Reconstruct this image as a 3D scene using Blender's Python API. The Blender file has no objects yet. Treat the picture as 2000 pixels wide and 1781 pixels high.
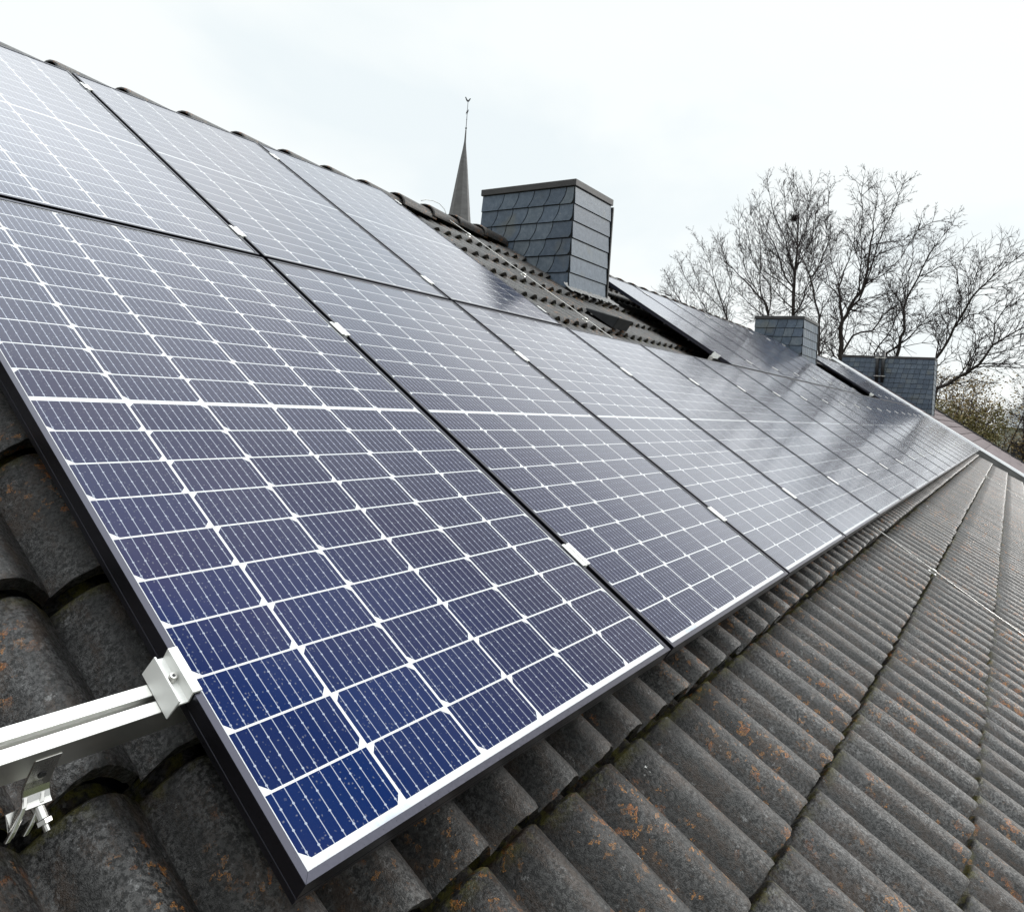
import bpy, bmesh, math, random
import numpy as np
from mathutils import Matrix, Vector

scene = bpy.context.scene
col = scene.collection
PITCH = 0.55308                       # roof pitch, radians (31.7 degrees)
SA, CA = math.sin(PITCH), math.cos(PITCH)

def rp(u, v, n):                      # roof coordinates (along eave, up the slope, off the slope) -> world
    return (u, v * CA - n * SA, v * SA + n * CA)

# ------------------------------------------------------------------ camera
cam_data = bpy.data.cameras.new("camera")
cam = bpy.data.objects.new("camera", cam_data)
col.objects.link(cam)
CAM_R = [[0.590853, -0.644693, 0.48504], [0.05734, -0.566128, -0.822321], [0.804739, 0.513683, -0.297532]]                      # rows: right, down, forward in roof coordinates
CAM_C = (-0.55966, -0.20667, 0.75128)
def dirw(d): return Vector(rp(*d))
right, down, fwd = dirw(CAM_R[0]), dirw(CAM_R[1]), dirw(CAM_R[2])
m = Matrix((( right.x, -down.x, -fwd.x), (right.y, -down.y, -fwd.y), (right.z, -down.z, -fwd.z))).to_4x4()
m.translation = Vector(rp(*CAM_C))
cam.matrix_world = m
cam_data.sensor_width = 36.0
cam_data.lens = 36.0 * 1453.88 / 2000.0
cam_data.shift_x = (1000.0 - 908.59) / 2000.0
cam_data.shift_y = (734.89 - 890.5) / 2000.0
cam_data.clip_start = 0.02
cam_data.clip_end = 3000.0
scene.camera = cam

# ------------------------------------------------------------------ sky and sun (overcast)
SUN_EL, SUN_AZ = math.radians(26), math.radians(117)
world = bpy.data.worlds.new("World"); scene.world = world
world.use_nodes = True
nt = world.node_tree; nt.nodes.clear()
sky = nt.nodes.new("ShaderNodeTexSky"); sky.sky_type = 'NISHITA'; sky.sun_disc = False
sky.sun_elevation = SUN_EL; sky.sun_rotation = SUN_AZ
tc = nt.nodes.new("ShaderNodeTexCoord")
mp = nt.nodes.new("ShaderNodeMapping"); mp.inputs['Scale'].default_value = (1.0, 1.0, 2.6)
mp.inputs['Location'].default_value = (3.1, 1.7, 0.4)
nz = nt.nodes.new("ShaderNodeTexNoise"); nz.inputs['Scale'].default_value = 1.5
nz.inputs['Detail'].default_value = 5; nz.inputs['Roughness'].default_value = 0.5; nz.inputs['Distortion'].default_value = 0.4
rmp = nt.nodes.new("ShaderNodeValToRGB")
rmp.color_ramp.elements[0].position = 0.37; rmp.color_ramp.elements[0].color = (8.1, 8.75, 9.0, 1)
rmp.color_ramp.elements[1].position = 0.62; rmp.color_ramp.elements[1].color = (9.2, 9.5, 9.45, 1)
e = rmp.color_ramp.elements.new(0.47); e.color = (9.0, 9.4, 9.4, 1)
mixc = nt.nodes.new("ShaderNodeMix"); mixc.data_type = 'RGBA'
mixc.inputs[0].default_value = 0.97
bg = nt.nodes.new("ShaderNodeBackground"); bg.inputs['Strength'].default_value = 0.068
wo = nt.nodes.new("ShaderNodeOutputWorld")
L = nt.links.new
L(tc.outputs['Generated'], mp.inputs['Vector']); L(mp.outputs[0], nz.inputs['Vector']); L(nz.outputs['Fac'], rmp.inputs[0])
L(sky.outputs[0], mixc.inputs[6]); L(rmp.outputs[0], mixc.inputs[7]); # the cloud deck is brighter ahead (towards the hidden sun) than behind
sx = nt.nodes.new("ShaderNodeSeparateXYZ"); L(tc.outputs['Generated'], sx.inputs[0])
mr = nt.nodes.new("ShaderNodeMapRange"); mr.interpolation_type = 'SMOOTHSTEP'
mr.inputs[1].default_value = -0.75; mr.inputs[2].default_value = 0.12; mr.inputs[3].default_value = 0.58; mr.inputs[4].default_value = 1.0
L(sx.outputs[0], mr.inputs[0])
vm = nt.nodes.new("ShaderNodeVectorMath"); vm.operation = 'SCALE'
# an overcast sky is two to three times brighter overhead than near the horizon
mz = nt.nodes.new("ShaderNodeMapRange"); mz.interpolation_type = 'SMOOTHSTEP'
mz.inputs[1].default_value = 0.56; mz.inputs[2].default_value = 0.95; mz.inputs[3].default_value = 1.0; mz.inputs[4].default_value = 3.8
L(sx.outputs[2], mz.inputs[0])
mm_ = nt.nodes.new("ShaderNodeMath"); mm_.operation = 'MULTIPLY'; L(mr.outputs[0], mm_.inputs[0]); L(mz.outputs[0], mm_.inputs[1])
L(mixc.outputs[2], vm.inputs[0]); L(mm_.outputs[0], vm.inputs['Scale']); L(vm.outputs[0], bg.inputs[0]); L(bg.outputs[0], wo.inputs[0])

sun_d = bpy.data.lights.new("sun", 'SUN'); sun_d.energy = 0.9; sun_d.angle = math.radians(10); sun_d.color = (1.0, 0.97, 0.93)
sun = bpy.data.objects.new("sun", sun_d); col.objects.link(sun)
sd = Vector(rp(0.80, -0.12, 0.59)).normalized()      # high, from ahead and slightly down-slope
sun.rotation_euler = sd.to_track_quat('Z', 'Y').to_euler()
sun.location = (0, 0, 40)

scene.view_settings.view_transform = 'Standard'
scene.view_settings.look = 'None'
scene.view_settings.exposure = 0.69
scene.view_settings.gamma = 1.0

# ------------------------------------------------------------------ helpers
def link(name, data, mats=None, parent=None, loc=None, rot=None, smooth=False):
    o = bpy.data.objects.new(name, data)
    col.objects.link(o)
    if mats is not None:
        for mm in (mats if isinstance(mats, (list, tuple)) else [mats]):
            if mm.name not in [x.name for x in data.materials if x]: data.materials.append(mm)
    if smooth: data.polygons.foreach_set('use_smooth', [True] * len(data.polygons))
    if parent is not None: o.parent = parent
    if loc is not None: o.location = loc
    if rot is not None: o.rotation_euler = rot
    return o

def tag(o, label=None, cat=None, group=None, kind=None):
    if label: o['label'] = label
    if cat: o['category'] = cat
    if group: o['group'] = group
    if kind: o['kind'] = kind
    return o

ROT = (PITCH, 0, 0)
def roof_empty(name, u, v, n, label, cat, group=None):
    o = bpy.data.objects.new(name, None); col.objects.link(o)
    o.empty_display_size = 0.2
    o.location = rp(u, v, n); o.rotation_euler = ROT
    return tag(o, label, cat, group)

def empty(name, loc, label, cat, group=None):
    o = bpy.data.objects.new(name, None); col.objects.link(o); o.location = loc
    return tag(o, label, cat, group)

class MB:                             # mesh builder
    def __init__(s): s.v = []; s.f = []; s.mi = []
    def add(s, vs, fs, mi=0):
        b = len(s.v); s.v += [tuple(p) for p in vs]; s.f += [tuple(b + i for i in f) for f in fs]; s.mi += [mi] * len(fs)
    def box(s, x0, x1, y0, y1, z0, z1, mi=0):
        s.add([(x0,y0,z0),(x1,y0,z0),(x1,y1,z0),(x0,y1,z0),(x0,y0,z1),(x1,y0,z1),(x1,y1,z1),(x0,y1,z1)],
              [(0,3,2,1),(4,5,6,7),(0,1,5,4),(1,2,6,5),(2,3,7,6),(3,0,4,7)], mi)
    def prism(s, poly, ext, mi=0):    # poly: 3d points, ext: extrusion vector
        n = len(poly); e = Vector(ext)
        vs = [Vector(p) for p in poly] + [Vector(p) + e for p in poly]
        s.add(vs, [tuple(range(n))[::-1], tuple(range(n, 2*n))] + [(i, (i+1) % n, n + (i+1) % n, n + i) for i in range(n)], mi)
    def tube(s, pts, rads, sides=6, cap=True, mi=0):
        pts = [Vector(p) for p in pts]; vs = []; fs = []
        ref = None
        for i, p in enumerate(pts):
            d = (pts[min(i+1, len(pts)-1)] - pts[max(i-1, 0)])
            if d.length < 1e-9: d = Vector((0,0,1))
            d.normalize()
            if ref is None:
                ref = d.orthogonal().normalized()
            else:
                ref = (ref - d * ref.dot(d))
                ref = ref.normalized() if ref.length > 1e-6 else d.orthogonal().normalized()
            b2 = d.cross(ref)
            r = rads[i] if isinstance(rads, (list, tuple)) else rads
            for k in range(sides):
                a = 2 * math.pi * k / sides
                vs.append(p + (ref * math.cos(a) + b2 * math.sin(a)) * r)
        for i in range(len(pts) - 1):
            for k in range(sides):
                fs.append((i*sides + k, i*sides + (k+1) % sides, (i+1)*sides + (k+1) % sides, (i+1)*sides + k))
        if cap:
            fs.append(tuple(range(sides))[::-1]); fs.append(tuple(range((len(pts)-1)*sides, len(pts)*sides)))
        s.add(vs, fs, mi)
    def mesh(s, name, bevel=0):
        me = bpy.data.meshes.new(name); me.from_pydata(s.v, [], s.f)
        me.polygons.foreach_set('material_index', s.mi)
        bm = bmesh.new(); bm.from_mesh(me)
        bmesh.ops.recalc_face_normals(bm, faces=bm.faces)
        if bevel:
            ed = [e for e in bm.edges if len(e.link_faces) == 2 and e.calc_face_angle(0) > 0.5]
            bmesh.ops.bevel(bm, geom=ed, offset=bevel, segments=1, affect='EDGES', clamp_overlap=True)
        bm.to_mesh(me); bm.free(); me.update()
        return me
    def build(s, name, mats, parent=None, loc=None, rot=None, smooth=False, bevel=0):
        return link(name, s.mesh(name, bevel), mats, parent, loc, rot, smooth)

# ------------------------------------------------------------------ materials
class NT:                             # small node-expression helper
    def __init__(s, name):
        s.m = bpy.data.materials.new(name); s.m.use_nodes = True
        s.t = s.m.node_tree; s.t.nodes.clear()
        s.out = s.t.nodes.new("ShaderNodeOutputMaterial")
        s.p = s.t.nodes.new("ShaderNodeBsdfPrincipled"); s.t.links.new(s.p.outputs[0], s.out.inputs[0])
        s.co = s.t.nodes.new("ShaderNodeTexCoord").outputs['Object']
    def set(s, k, v):
        inp = s.p.inputs[k]
        if hasattr(v, 'node'): s.t.links.new(v, inp)
        else: inp.default_value = (*v, 1) if isinstance(v, tuple) and len(v) == 3 and inp.type == 'RGBA' else v
        return s
    def math(s, op, a, b=None, c=None):
        n = s.t.nodes.new("ShaderNodeMath"); n.operation = op
        for i, x in enumerate((a, b, c)):
            if x is None: continue
            if hasattr(x, 'node'): s.t.links.new(x, n.inputs[i])
            else: n.inputs[i].default_value = x
        return n.outputs[0]
    def noise(s, scale, detail=4, rough=0.55, vec=None, dist=0, out='Fac'):
        n = s.t.nodes.new("ShaderNodeTexNoise"); n.inputs['Scale'].default_value = scale
        n.inputs['Detail'].default_value = detail; n.inputs['Roughness'].default_value = rough; n.inputs['Distortion'].default_value = dist
        s.t.links.new(vec or s.co, n.inputs['Vector']); return n.outputs[out]
    def vor(s, scale, feature='F1', out='Distance', vec=None, rnd=1.0):
        n = s.t.nodes.new("ShaderNodeTexVoronoi"); n.feature = feature; n.inputs['Scale'].default_value = scale
        n.inputs['Randomness'].default_value = rnd
        s.t.links.new(vec or s.co, n.inputs['Vector']); return n.outputs[out]
    def mapping(s, scale=(1,1,1), loc=(0,0,0), rot=(0,0,0), vec=None):
        n = s.t.nodes.new("ShaderNodeMapping"); n.inputs['Scale'].default_value = scale; n.inputs['Location'].default_value = loc
        n.inputs['Rotation'].default_value = rot
        s.t.links.new(vec or s.co, n.inputs['Vector']); return n.outputs[0]
    def ramp(s, fac, stops, interp='LINEAR'):
        n = s.t.nodes.new("ShaderNodeValToRGB"); cr = n.color_ramp; cr.interpolation = interp
        while len(cr.elements) < len(stops): cr.elements.new(0.5)
        for el, (p, c) in zip(cr.elements, stops):
            el.position = p; el.color = (*c, 1) if isinstance(c, tuple) else (c, c, c, 1)
        s.t.links.new(fac, n.inputs[0]); return n.outputs[0]
    def mix(s, fac, a, b, mode='MIX'):
        n = s.t.nodes.new("ShaderNodeMix"); n.data_type = 'RGBA'; n.blend_type = mode
        for i, x in ((0, fac), (6, a), (7, b)):
            if hasattr(x, 'node'): s.t.links.new(x, n.inputs[i])
            else: n.inputs[i].default_value = (*x, 1) if isinstance(x, tuple) else x
        return n.outputs[2]
    def step(s, x, lo, hi):           # smooth 0..1
        n = s.t.nodes.new("ShaderNodeMapRange"); n.interpolation_type = 'SMOOTHSTEP'
        s.t.links.new(x, n.inputs[0]); n.inputs[1].default_value = lo; n.inputs[2].default_value = hi
        return n.outputs[0]
    def sep(s, vec=None):
        n = s.t.nodes.new("ShaderNodeSeparateXYZ"); s.t.links.new(vec or s.co, n.inputs[0]); return n.outputs
    def comb(s, x, y, z=0.0):
        n = s.t.nodes.new("ShaderNodeCombineXYZ")
        for i, q in enumerate((x, y, z)):
            if hasattr(q, 'node'): s.t.links.new(q, n.inputs[i])
            else: n.inputs[i].default_value = q
        return n.outputs[0]
    def white(s, vec, out='Value'):
        n = s.t.nodes.new("ShaderNodeTexWhiteNoise"); n.noise_dimensions = '3D'; s.t.links.new(vec, n.inputs['Vector']); return n.outputs[out]
    def bump(s, h, strength=0.5, dist=0.01, normal=None):
        n = s.t.nodes.new("ShaderNodeBump"); n.inputs['Strength'].default_value = strength; n.inputs['Distance'].default_value = dist
        s.t.links.new(h, n.inputs['Height'])
        if normal is not None: s.t.links.new(normal, n.inputs['Normal'])
        return n.outputs[0]
    def attr(s, name):
        n = s.t.nodes.new("ShaderNodeAttribute"); n.attribute_name = name; return n.outputs['Fac']
    def rnd(s): return s.t.nodes.new("ShaderNodeObjectInfo").outputs['Random']

def mat_metal(name, c, rough, metallic=1.0, nscale=60.0, namt=0.12, brushed=None):
    k = NT(name)
    vec = k.mapping(brushed) if brushed else None
    n = k.noise(nscale, 3, 0.6, vec=vec)
    k.set('Base Color', k.mix(n, tuple(x * (1 - namt) for x in c), tuple(min(1, x * (1 + namt)) for x in c)))
    k.set('Metallic', metallic); k.set('Roughness', k.ramp(n, [(0.3, max(rough - .06, 0)), (0.7, rough + .08)]))
    return k.m

# concrete roof tile: grey granulate, dark algae, brown stains, orange lichen, moss
def mat_tile():
    k = NT("weathered_concrete_tile")
    co = k.co
    big = k.noise(1.3, 3, 0.6)
    mid = k.noise(9, 5, 0.65)
    streak = k.noise(7, 5, 0.7, vec=k.mapping((3.0, 0.8, 1.0)))
    fine = k.noise(150, 4, 0.75)
    grit = k.noise(520, 3, 0.7)
    base = k.ramp(fine, [(0.40, (0.004, 0.004, 0.004)), (0.49, (0.025, 0.024, 0.0245)), (0.60, (0.122, 0.120, 0.120))])
    base = k.mix(1.0, base, k.ramp(grit, [(0.38, 0.5), (0.5, 1.0), (0.62, 1.6)]), 'MULTIPLY')
    tid = k.attr('tile_id')
    base = k.mix(1.0, base, k.ramp(tid, [(0.0, 0.62), (0.5, 0.98), (1.0, 1.38)]), 'MULTIPLY')
    base = k.mix(k.step(big, 0.35, 0.7), base, k.mix(1.0, base, (0.84, 0.83, 0.80), 'MULTIPLY'))
    # dark algae film in ragged patches
    alg = k.math('ADD', k.math('ADD', k.math('MULTIPLY', streak, 0.42), k.math('MULTIPLY', fine, 0.36)), k.math('MULTIPLY', grit, 0.22))
    base = k.mix(k.math('MULTIPLY', k.step(alg, 0.475, 0.57), 0.75), base, (0.008, 0.0075, 0.007))
    # brown mineral stain
    br = k.math('ADD', k.math('MULTIPLY', k.noise(14, 6, 0.75, vec=k.mapping((2.2, 0.7, 1), (5, 3, 0))), 0.65), k.math('MULTIPLY', grit, 0.35))
    base = k.mix(k.math('MULTIPLY', k.step(br, 0.49, 0.58), 0.6), base, (0.045, 0.027, 0.017))
    # fresh scuffs, pale
    base = k.mix(k.math('MULTIPLY', k.step(k.noise(38, 5, 0.8, vec=k.mapping((1,1,1),(9,2,4))), 0.60, 0.70), 0.45), base, (0.33, 0.33, 0.33))
    # lichen rosettes: rings from voronoi, only where a coarse noise allows
    allow = k.step(k.noise(3.2, 4, 0.7, vec=k.mapping((1,1,1), (1, 7, 2))), 0.49, 0.58)
    wv = k.mix(0.045, co, k.noise(60, 3, 0.7, out='Color'), 'ADD')
    for sc, lo, c in ((26, 0.30, (0.40, 0.13, 0.015)), (58, 0.36, (0.46, 0.19, 0.03))):
        d = k.vor(sc, vec=wv); pick = k.step(k.sep(k.vor(sc, out='Color', vec=wv))[0], 0.45, 0.50)
        disc = k.math('SUBTRACT', 1.0, k.step(d, lo - .05, lo))
        ring = k.math('MULTIPLY', disc, k.ramp(d, [(0.0, 0.45), (lo * .5, 0.3), (lo * .8, 1.0)]))
        ring = k.math('MULTIPLY', ring, k.step(grit, 0.40, 0.55))
        f = k.math('MULTIPLY', k.math('MULTIPLY', ring, pick), k.math('MULTIPLY', allow, 0.85))
        base = k.mix(f, base, c)
    # moss near the laps (attribute runs 0 at the lower edge of a tile to 1 at its head)
    lap = k.attr('lap')
    ms = k.math('MULTIPLY', k.step(lap, 0.80, 0.99), k.step(k.noise(28, 5, 0.75, vec=k.mapping((1,1,1),(2,2,2))), 0.46, 0.60))
    base = k.mix(k.math('MULTIPLY', ms, 0.85), base, k.ramp(grit, [(0.3, (0.045, 0.048, 0.008)), (0.7, (0.20, 0.18, 0.03))]))
    # bird droppings and tiny white specks
    d = k.vor(11, vec=wv); pk = k.step(k.sep(k.vor(11, out='Color', vec=wv))[1], 0.90, 0.91)
    base = k.mix(k.math('MULTIPLY', k.math('SUBTRACT', 1.0, k.step(d, 0.03, 0.06)), pk), base, (0.75, 0.75, 0.72))
    k.set('Base Color', base)
    k.set('Roughness', k.ramp(fine, [(0.38, 0.56), (0.62, 0.28)]))
    k.set('Specular IOR Level', 0.48)   # damp after rain
    h = k.math('ADD', k.math('MULTIPLY', fine, 0.55), k.math('ADD', k.math('MULTIPLY', grit, 0.3), k.math('MULTIPLY', mid, 0.15)))
    k.set('Normal', k.bump(h, 1.0, 0.0035))
    return k.m

def mat_slate():
    k = NT("blue_grey_slate")
    n = k.noise(22, 6, 0.7); f = k.noise(190, 3, 0.7); b = k.noise(2.6, 3, 0.6)
    c = k.ramp(n, [(0.22, (0.060, 0.085, 0.120)), (0.5, (0.100, 0.132, 0.175)), (0.8, (0.17, 0.205, 0.25))])
    sid = k.attr('tile_id')
    c = k.mix(1.0, c, k.ramp(sid, [(0.0, (0.62, 0.66, 0.72)), (0.5, (0.92, 0.95, 1.0)), (0.85, (1.08, 1.06, 1.03)), (1.0, (1.16, 1.08, 0.98))]), 'MULTIPLY')
    c = k.mix(k.math('MULTIPLY', k.step(b, 0.55, 0.72), 0.5), c, (0.14, 0.14, 0.115))
    c = k.mix(k.math('MULTIPLY', k.step(f, 0.56, 0.66), 0.25), c, (0.30, 0.31, 0.32))
    c = k.mix(k.math('MULTIPLY', k.step(k.noise(48, 4, .7), 0.66, 0.72), 0.55), c, (0.36, 0.36, 0.30))
    k.set('Base Color', c); k.set('Roughness', k.ramp(f, [(0.3, 0.42), (0.7, 0.62)]))
    k.set('Normal', k.bump(k.math('ADD', n, k.math('MULTIPLY', f, 0.3)), 0.35, 0.004))
    return k.m

# solar laminate: 6 x 20 half cells, nine busbars each, white backsheet showing between
PX, PY, CW, CH, X0, Y0, Y1 = 0.169, 0.0857, 0.1643, 0.0825, 0.0133, 0.0215, 0.8870
def mat_laminate():
    k = NT("solar_laminate")
    x, y, z = k.sep()
    M = k.math
    up = M('GREATER_THAN', y, (Y0 + 10 * PY + Y1) / 2 - .002)
    yy = M('SUBTRACT', y, M('ADD', Y0, M('MULTIPLY', up, Y1 - Y0)))
    xx = M('SUBTRACT', x, X0)
    cx = M('FLOOR', M('DIVIDE', xx, PX)); cy = M('FLOOR', M('DIVIDE', yy, PY))
    lx = M('SUBTRACT', xx, M('MULTIPLY', cx, PX)); ly = M('SUBTRACT', yy, M('MULTIPLY', cy, PY))
    inx = M('MULTIPLY', M('LESS_THAN', lx, CW), M('MULTIPLY', M('GREATER_THAN', xx, 0.0), M('LESS_THAN', cx, 5.5)))
    iny = M('MULTIPLY', M('LESS_THAN', ly, CH), M('MULTIPLY', M('GREATER_THAN', yy, 0.0), M('LESS_THAN', cy, 9.5)))
    par = M('MODULO', M('ADD', cx, up), 2.0)          # 0: chamfers below, 1: chamfers above
    isup = M('GREATER_THAN', par, 0.5)
    dx = M('MINIMUM', lx, M('SUBTRACT', CW, lx))
    dy = M('ADD', M('MULTIPLY', isup, M('SUBTRACT', CH, ly)), M('MULTIPLY', M('SUBTRACT', 1.0, isup), ly))
    cham = M('GREATER_THAN', M('ADD', dx, dy), 0.0115)
    cell = M('MULTIPLY', M('MULTIPLY', inx, iny), cham)
    # busbars
    bp_ = CW / 9.0
    bx = M('ABSOLUTE', M('SUBTRACT', M('MODULO', lx, bp_), bp_ / 2))
    bar = M('LESS_THAN', bx, 0.00062)
    yd = M('ABSOLUTE', M('SUBTRACT', M('MODULO', M('ADD', ly, 0.0125), 0.0268), 0.0134 + 0.0068))
    dot = M('LESS_THAN', M('ADD', M('MULTIPLY', bx, bx), M('MULTIPLY', yd, yd)), 0.0017 ** 2)
    silver = M('MAXIMUM', bar, dot)
    # cell colour, slightly different from cell to cell
    wn = k.white(k.comb(cx, M('ADD', cy, M('MULTIPLY', up, 31.0)), M('MULTIPLY', k.rnd(), 97.0)))
    cc = k.ramp(wn, [(0.0, (0.0006, 0.009, 0.056)), (0.5, (0.0008, 0.012, 0.070)), (1.0, (0.002, 0.010, 0.058))])
    # warm anti-reflective tint shifting slowly across the pane
    cc = k.mix(k.step(k.noise(1.6, 2, 0.5), 0.40, 0.66), cc, (0.020, 0.016, 0.056))
    cc = k.mix(k.math('MULTIPLY', silver, 0.85), cc, (0.34, 0.37, 0.44))
    lw = k.t.nodes.new("ShaderNodeLayerWeight"); lw.inputs['Blend'].default_value = 0.5
    # thin-film colour of the cells: blue face-on, charcoal purple obliquely
    cb = k.mix(k.math('MULTIPLY', k.step(lw.outputs['Facing'], 0.30, 0.56), 0.90), cc, (0.011, 0.012, 0.038))
    cc = k.mix(silver, cb, cc)
    surf = k.mix(cell, (0.57, 0.58, 0.59), cc)
    # dried rain spots and dust
    sp = k.noise(2.2, 3, 0.6)
    wv = k.mix(0.004, k.co, k.noise(300, 2, 0.7, out='Color'), 'ADD')
    d1 = k.vor(210, vec=wv); c1 = k.sep(k.vor(210, out='Color', vec=wv))
    s1 = M('MULTIPLY', M('SUBTRACT', 1.0, k.step(d1, 0.16, 0.34)), k.step(M('ADD', c1[0], M('MULTIPLY', sp, 0.35)), 0.80, 1.0))
    d2 = k.vor(85, vec=wv); c2 = k.sep(k.vor(85, out='Color', vec=wv))
    s2 = M('MULTIPLY', M('SUBTRACT', 1.0, k.step(d2, 0.10, 0.17)), k.step(c2[1], 0.80, 0.95))
    dust = M('MAXIMUM', M('MULTIPLY', s1, 0.26), M('MULTIPLY', s2, 0.13))
    film = M('ADD', M('MULTIPLY', k.step(k.noise(420, 2, .7), 0.45, 0.75), 0.008), M('MULTIPLY', k.step(k.noise(4.5, 5, .7, vec=k.mapping((1.6, .6, 1))), 0.48, 0.72), 0.022))
    # grime washed down against the lower frame bar
    film = M('ADD', film, M('MULTIPLY', M('SUBTRACT', 1.0, k.step(y, 0.0105, 0.022)), M('MULTIPLY', k.step(k.noise(38, 4, .7, vec=k.mapping((1, .35, 1))), 0.42, 0.66), 0.34)))
    surf = k.mix(M('ADD', dust, film), surf, (0.36, 0.37, 0.39))
    k.set('Base Color', surf)
    k.set('Roughness', 0.6); k.set('Specular IOR Level', 0.0)
    # anti-reflective solar glass: almost no mirror face-on, strong at grazing angles
    fr = k.ramp(lw.outputs['Facing'], [(0.0, 0.004), (0.30, 0.005), (0.50, 0.045), (0.61, 0.12), (0.66, 0.19), (0.74, 0.41), (0.83, 0.60), (0.92, 0.72), (1.0, 0.92)])
    gl = k.t.nodes.new("ShaderNodeBsdfGlossy"); gl.inputs['Color'].default_value = (0.97, 0.97, 1.0, 1)
    k.t.links.new(k.ramp(k.noise(5, 3, .6), [(0.3, 0.075), (0.7, 0.13)]), gl.inputs['Roughness'])
    k.t.links.new(k.bump(k.noise(900, 2, 0.6), 0.04, 0.001), gl.inputs['Normal'])
    ms_ = k.t.nodes.new("ShaderNodeMixShader"); k.t.links.new(fr, ms_.inputs[0])
    k.t.links.new(k.p.outputs[0], ms_.inputs[1]); k.t.links.new(gl.outputs[0], ms_.inputs[2]); k.t.links.new(ms_.outputs[0], k.out.inputs[0])
    return k.m

def mat_simple(name, c1, c2, scale=8, rough=0.8, bump=0.2, bdist=0.01, detail=5, spec=0.4, vec=None):
    k = NT(name); v = k.mapping(vec) if vec else None
    n = k.noise(scale, detail, 0.65, vec=v); f = k.noise(scale * 9, 3, 0.7, vec=v)
    s = k.math('ADD', k.math('MULTIPLY', n, 0.7), k.math('MULTIPLY', f, 0.3))
    k.set('Base Color', k.ramp(s, [(0.32, c1), (0.68, c2)])); k.set('Roughness', rough); k.set('Specular IOR Level', spec)
    if bump: k.set('Normal', k.bump(s, bump, bdist))
    return k.m

M_TILE = mat_tile(); M_SLATE = mat_slate(); M_LAM = mat_laminate()
M_FRAME = mat_metal("anodised_dark_frame", (0.062, 0.062, 0.078), 0.33, nscale=220, namt=0.15)
M_CLAMP = mat_metal("mill_aluminium", (0.74, 0.74, 0.72), 0.45, metallic=0.35, nscale=30, namt=0.04)
M_ALU = mat_metal("brushed_aluminium", (0.74, 0.735, 0.71), 0.34, nscale=30, namt=0.05, brushed=(1.0, 40.0, 40.0))
M_STEEL = mat_metal("stainless_steel", (0.52, 0.51, 0.49), 0.26, nscale=40, namt=0.1)
M_DARK = mat_simple("dark_backing", (0.012, 0.013, 0.016), (0.03, 0.032, 0.036), 12, 0.7)
M_CAP = mat_simple("weathered_cap_sheet", (0.036, 0.035, 0.037), (0.075, 0.072, 0.075), 6, 0.55)
M_LEAD = mat_simple("lead_flashing", (0.10, 0.10, 0.10), (0.30, 0.30, 0.30), 25, 0.5, 0.8, 0.01)
M_LEAD2 = mat_simple("grey_upstand", (0.15, 0.15, 0.15), (0.24, 0.24, 0.24), 6, 0.7, 0.2)
M_BLACK = mat_simple("black_plastic", (0.012, 0.012, 0.014), (0.028, 0.028, 0.03), 30, 0.45)
M_WHITE = mat_simple("pale_coated_sheet", (0.50, 0.51, 0.53), (0.60, 0.61, 0.62), 5, 0.4, 0.05)
M_WALL = mat_simple("render_plaster", (0.55, 0.53, 0.49), (0.68, 0.66, 0.62), 3, 0.9, 0.3)
M_REDTILE = mat_simple("reddish_brown_tile", (0.060, 0.042, 0.045), (0.13, 0.095, 0.102), 7, 0.75, 0.4, 0.01)
M_BARK = mat_simple("bark", (0.018, 0.014, 0.014), (0.05, 0.04, 0.038), 14, 0.9, 0.5, 0.02, vec=(1, 1, .3))
M_TWIG = mat_simple("twig_bark", (0.020, 0.013, 0.014), (0.042, 0.030, 0.032), 4, 0.9, 0)
M_GROUND = mat_simple("grass_ground", (0.04, 0.055, 0.02), (0.10, 0.11, 0.05), 0.3, 0.95, 0.3, 0.1)
M_SPIRE = mat_simple("grey_spire_slate", (0.085, 0.082, 0.085), (0.15, 0.145, 0.15), 0.8, 0.6, 0.2, 0.05, vec=(1, 1, 2.5))
M_STONE = mat_simple("church_stone", (0.25, 0.23, 0.20), (0.38, 0.36, 0.31), 0.9, 0.9, 0.4, 0.05)
M_IRON = mat_simple("wrought_iron", (0.05, 0.05, 0.06), (0.09, 0.09, 0.10), 4, 0.5, 0)
M_PALEROOF = mat_simple("pale_fibre_roof", (0.22, 0.23, 0.23), (0.34, 0.35, 0.35), 0.7, 0.8, 0.2, 0.05)
M_INK = mat_simple("faded_blue_print", (0.45, 0.50, 0.60), (0.55, 0.60, 0.70), 80, 0.5, 0)
M_SEED = mat_simple("brown_olive_leaves", (0.13, 0.09, 0.035), (0.30, 0.21, 0.09), 0.8, 0.8, 0)
M_IVY = mat_simple("olive_green_leaves", (0.075, 0.07, 0.022), (0.20, 0.165, 0.06), 0.8, 0.7, 0)

# ------------------------------------------------------------------ ground
g = MB(); g.add([(-900,-900,0),(1500,-900,0),(1500,900,0),(-900,900,0)], [(0,1,2,3)])
tag(g.build("ground", M_GROUND, loc=(0, 0, -7.2)), kind='structure')

# ------------------------------------------------------------------ the tiled house
ROLL = 0.1445; TW = 2 * ROLL; GA = 0.334; TN = -0.130; STEP = 0.030; HR = 0.061; U_PH = 0.517
V_RIDGE = 4.02; U_L, U_R = -3.1, 21.29
rows = [-2.75, -2.41, -2.075, -1.74, -1.405, -1.07, -0.725, -0.380, -0.055] + [0.277 + GA * i for i in range(12)]

def profile(x):                       # x in rolls; returns -1..0 (crest at integers)
    return np.abs(np.cos(np.pi * x)) ** 1.0 - 1.0

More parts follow.
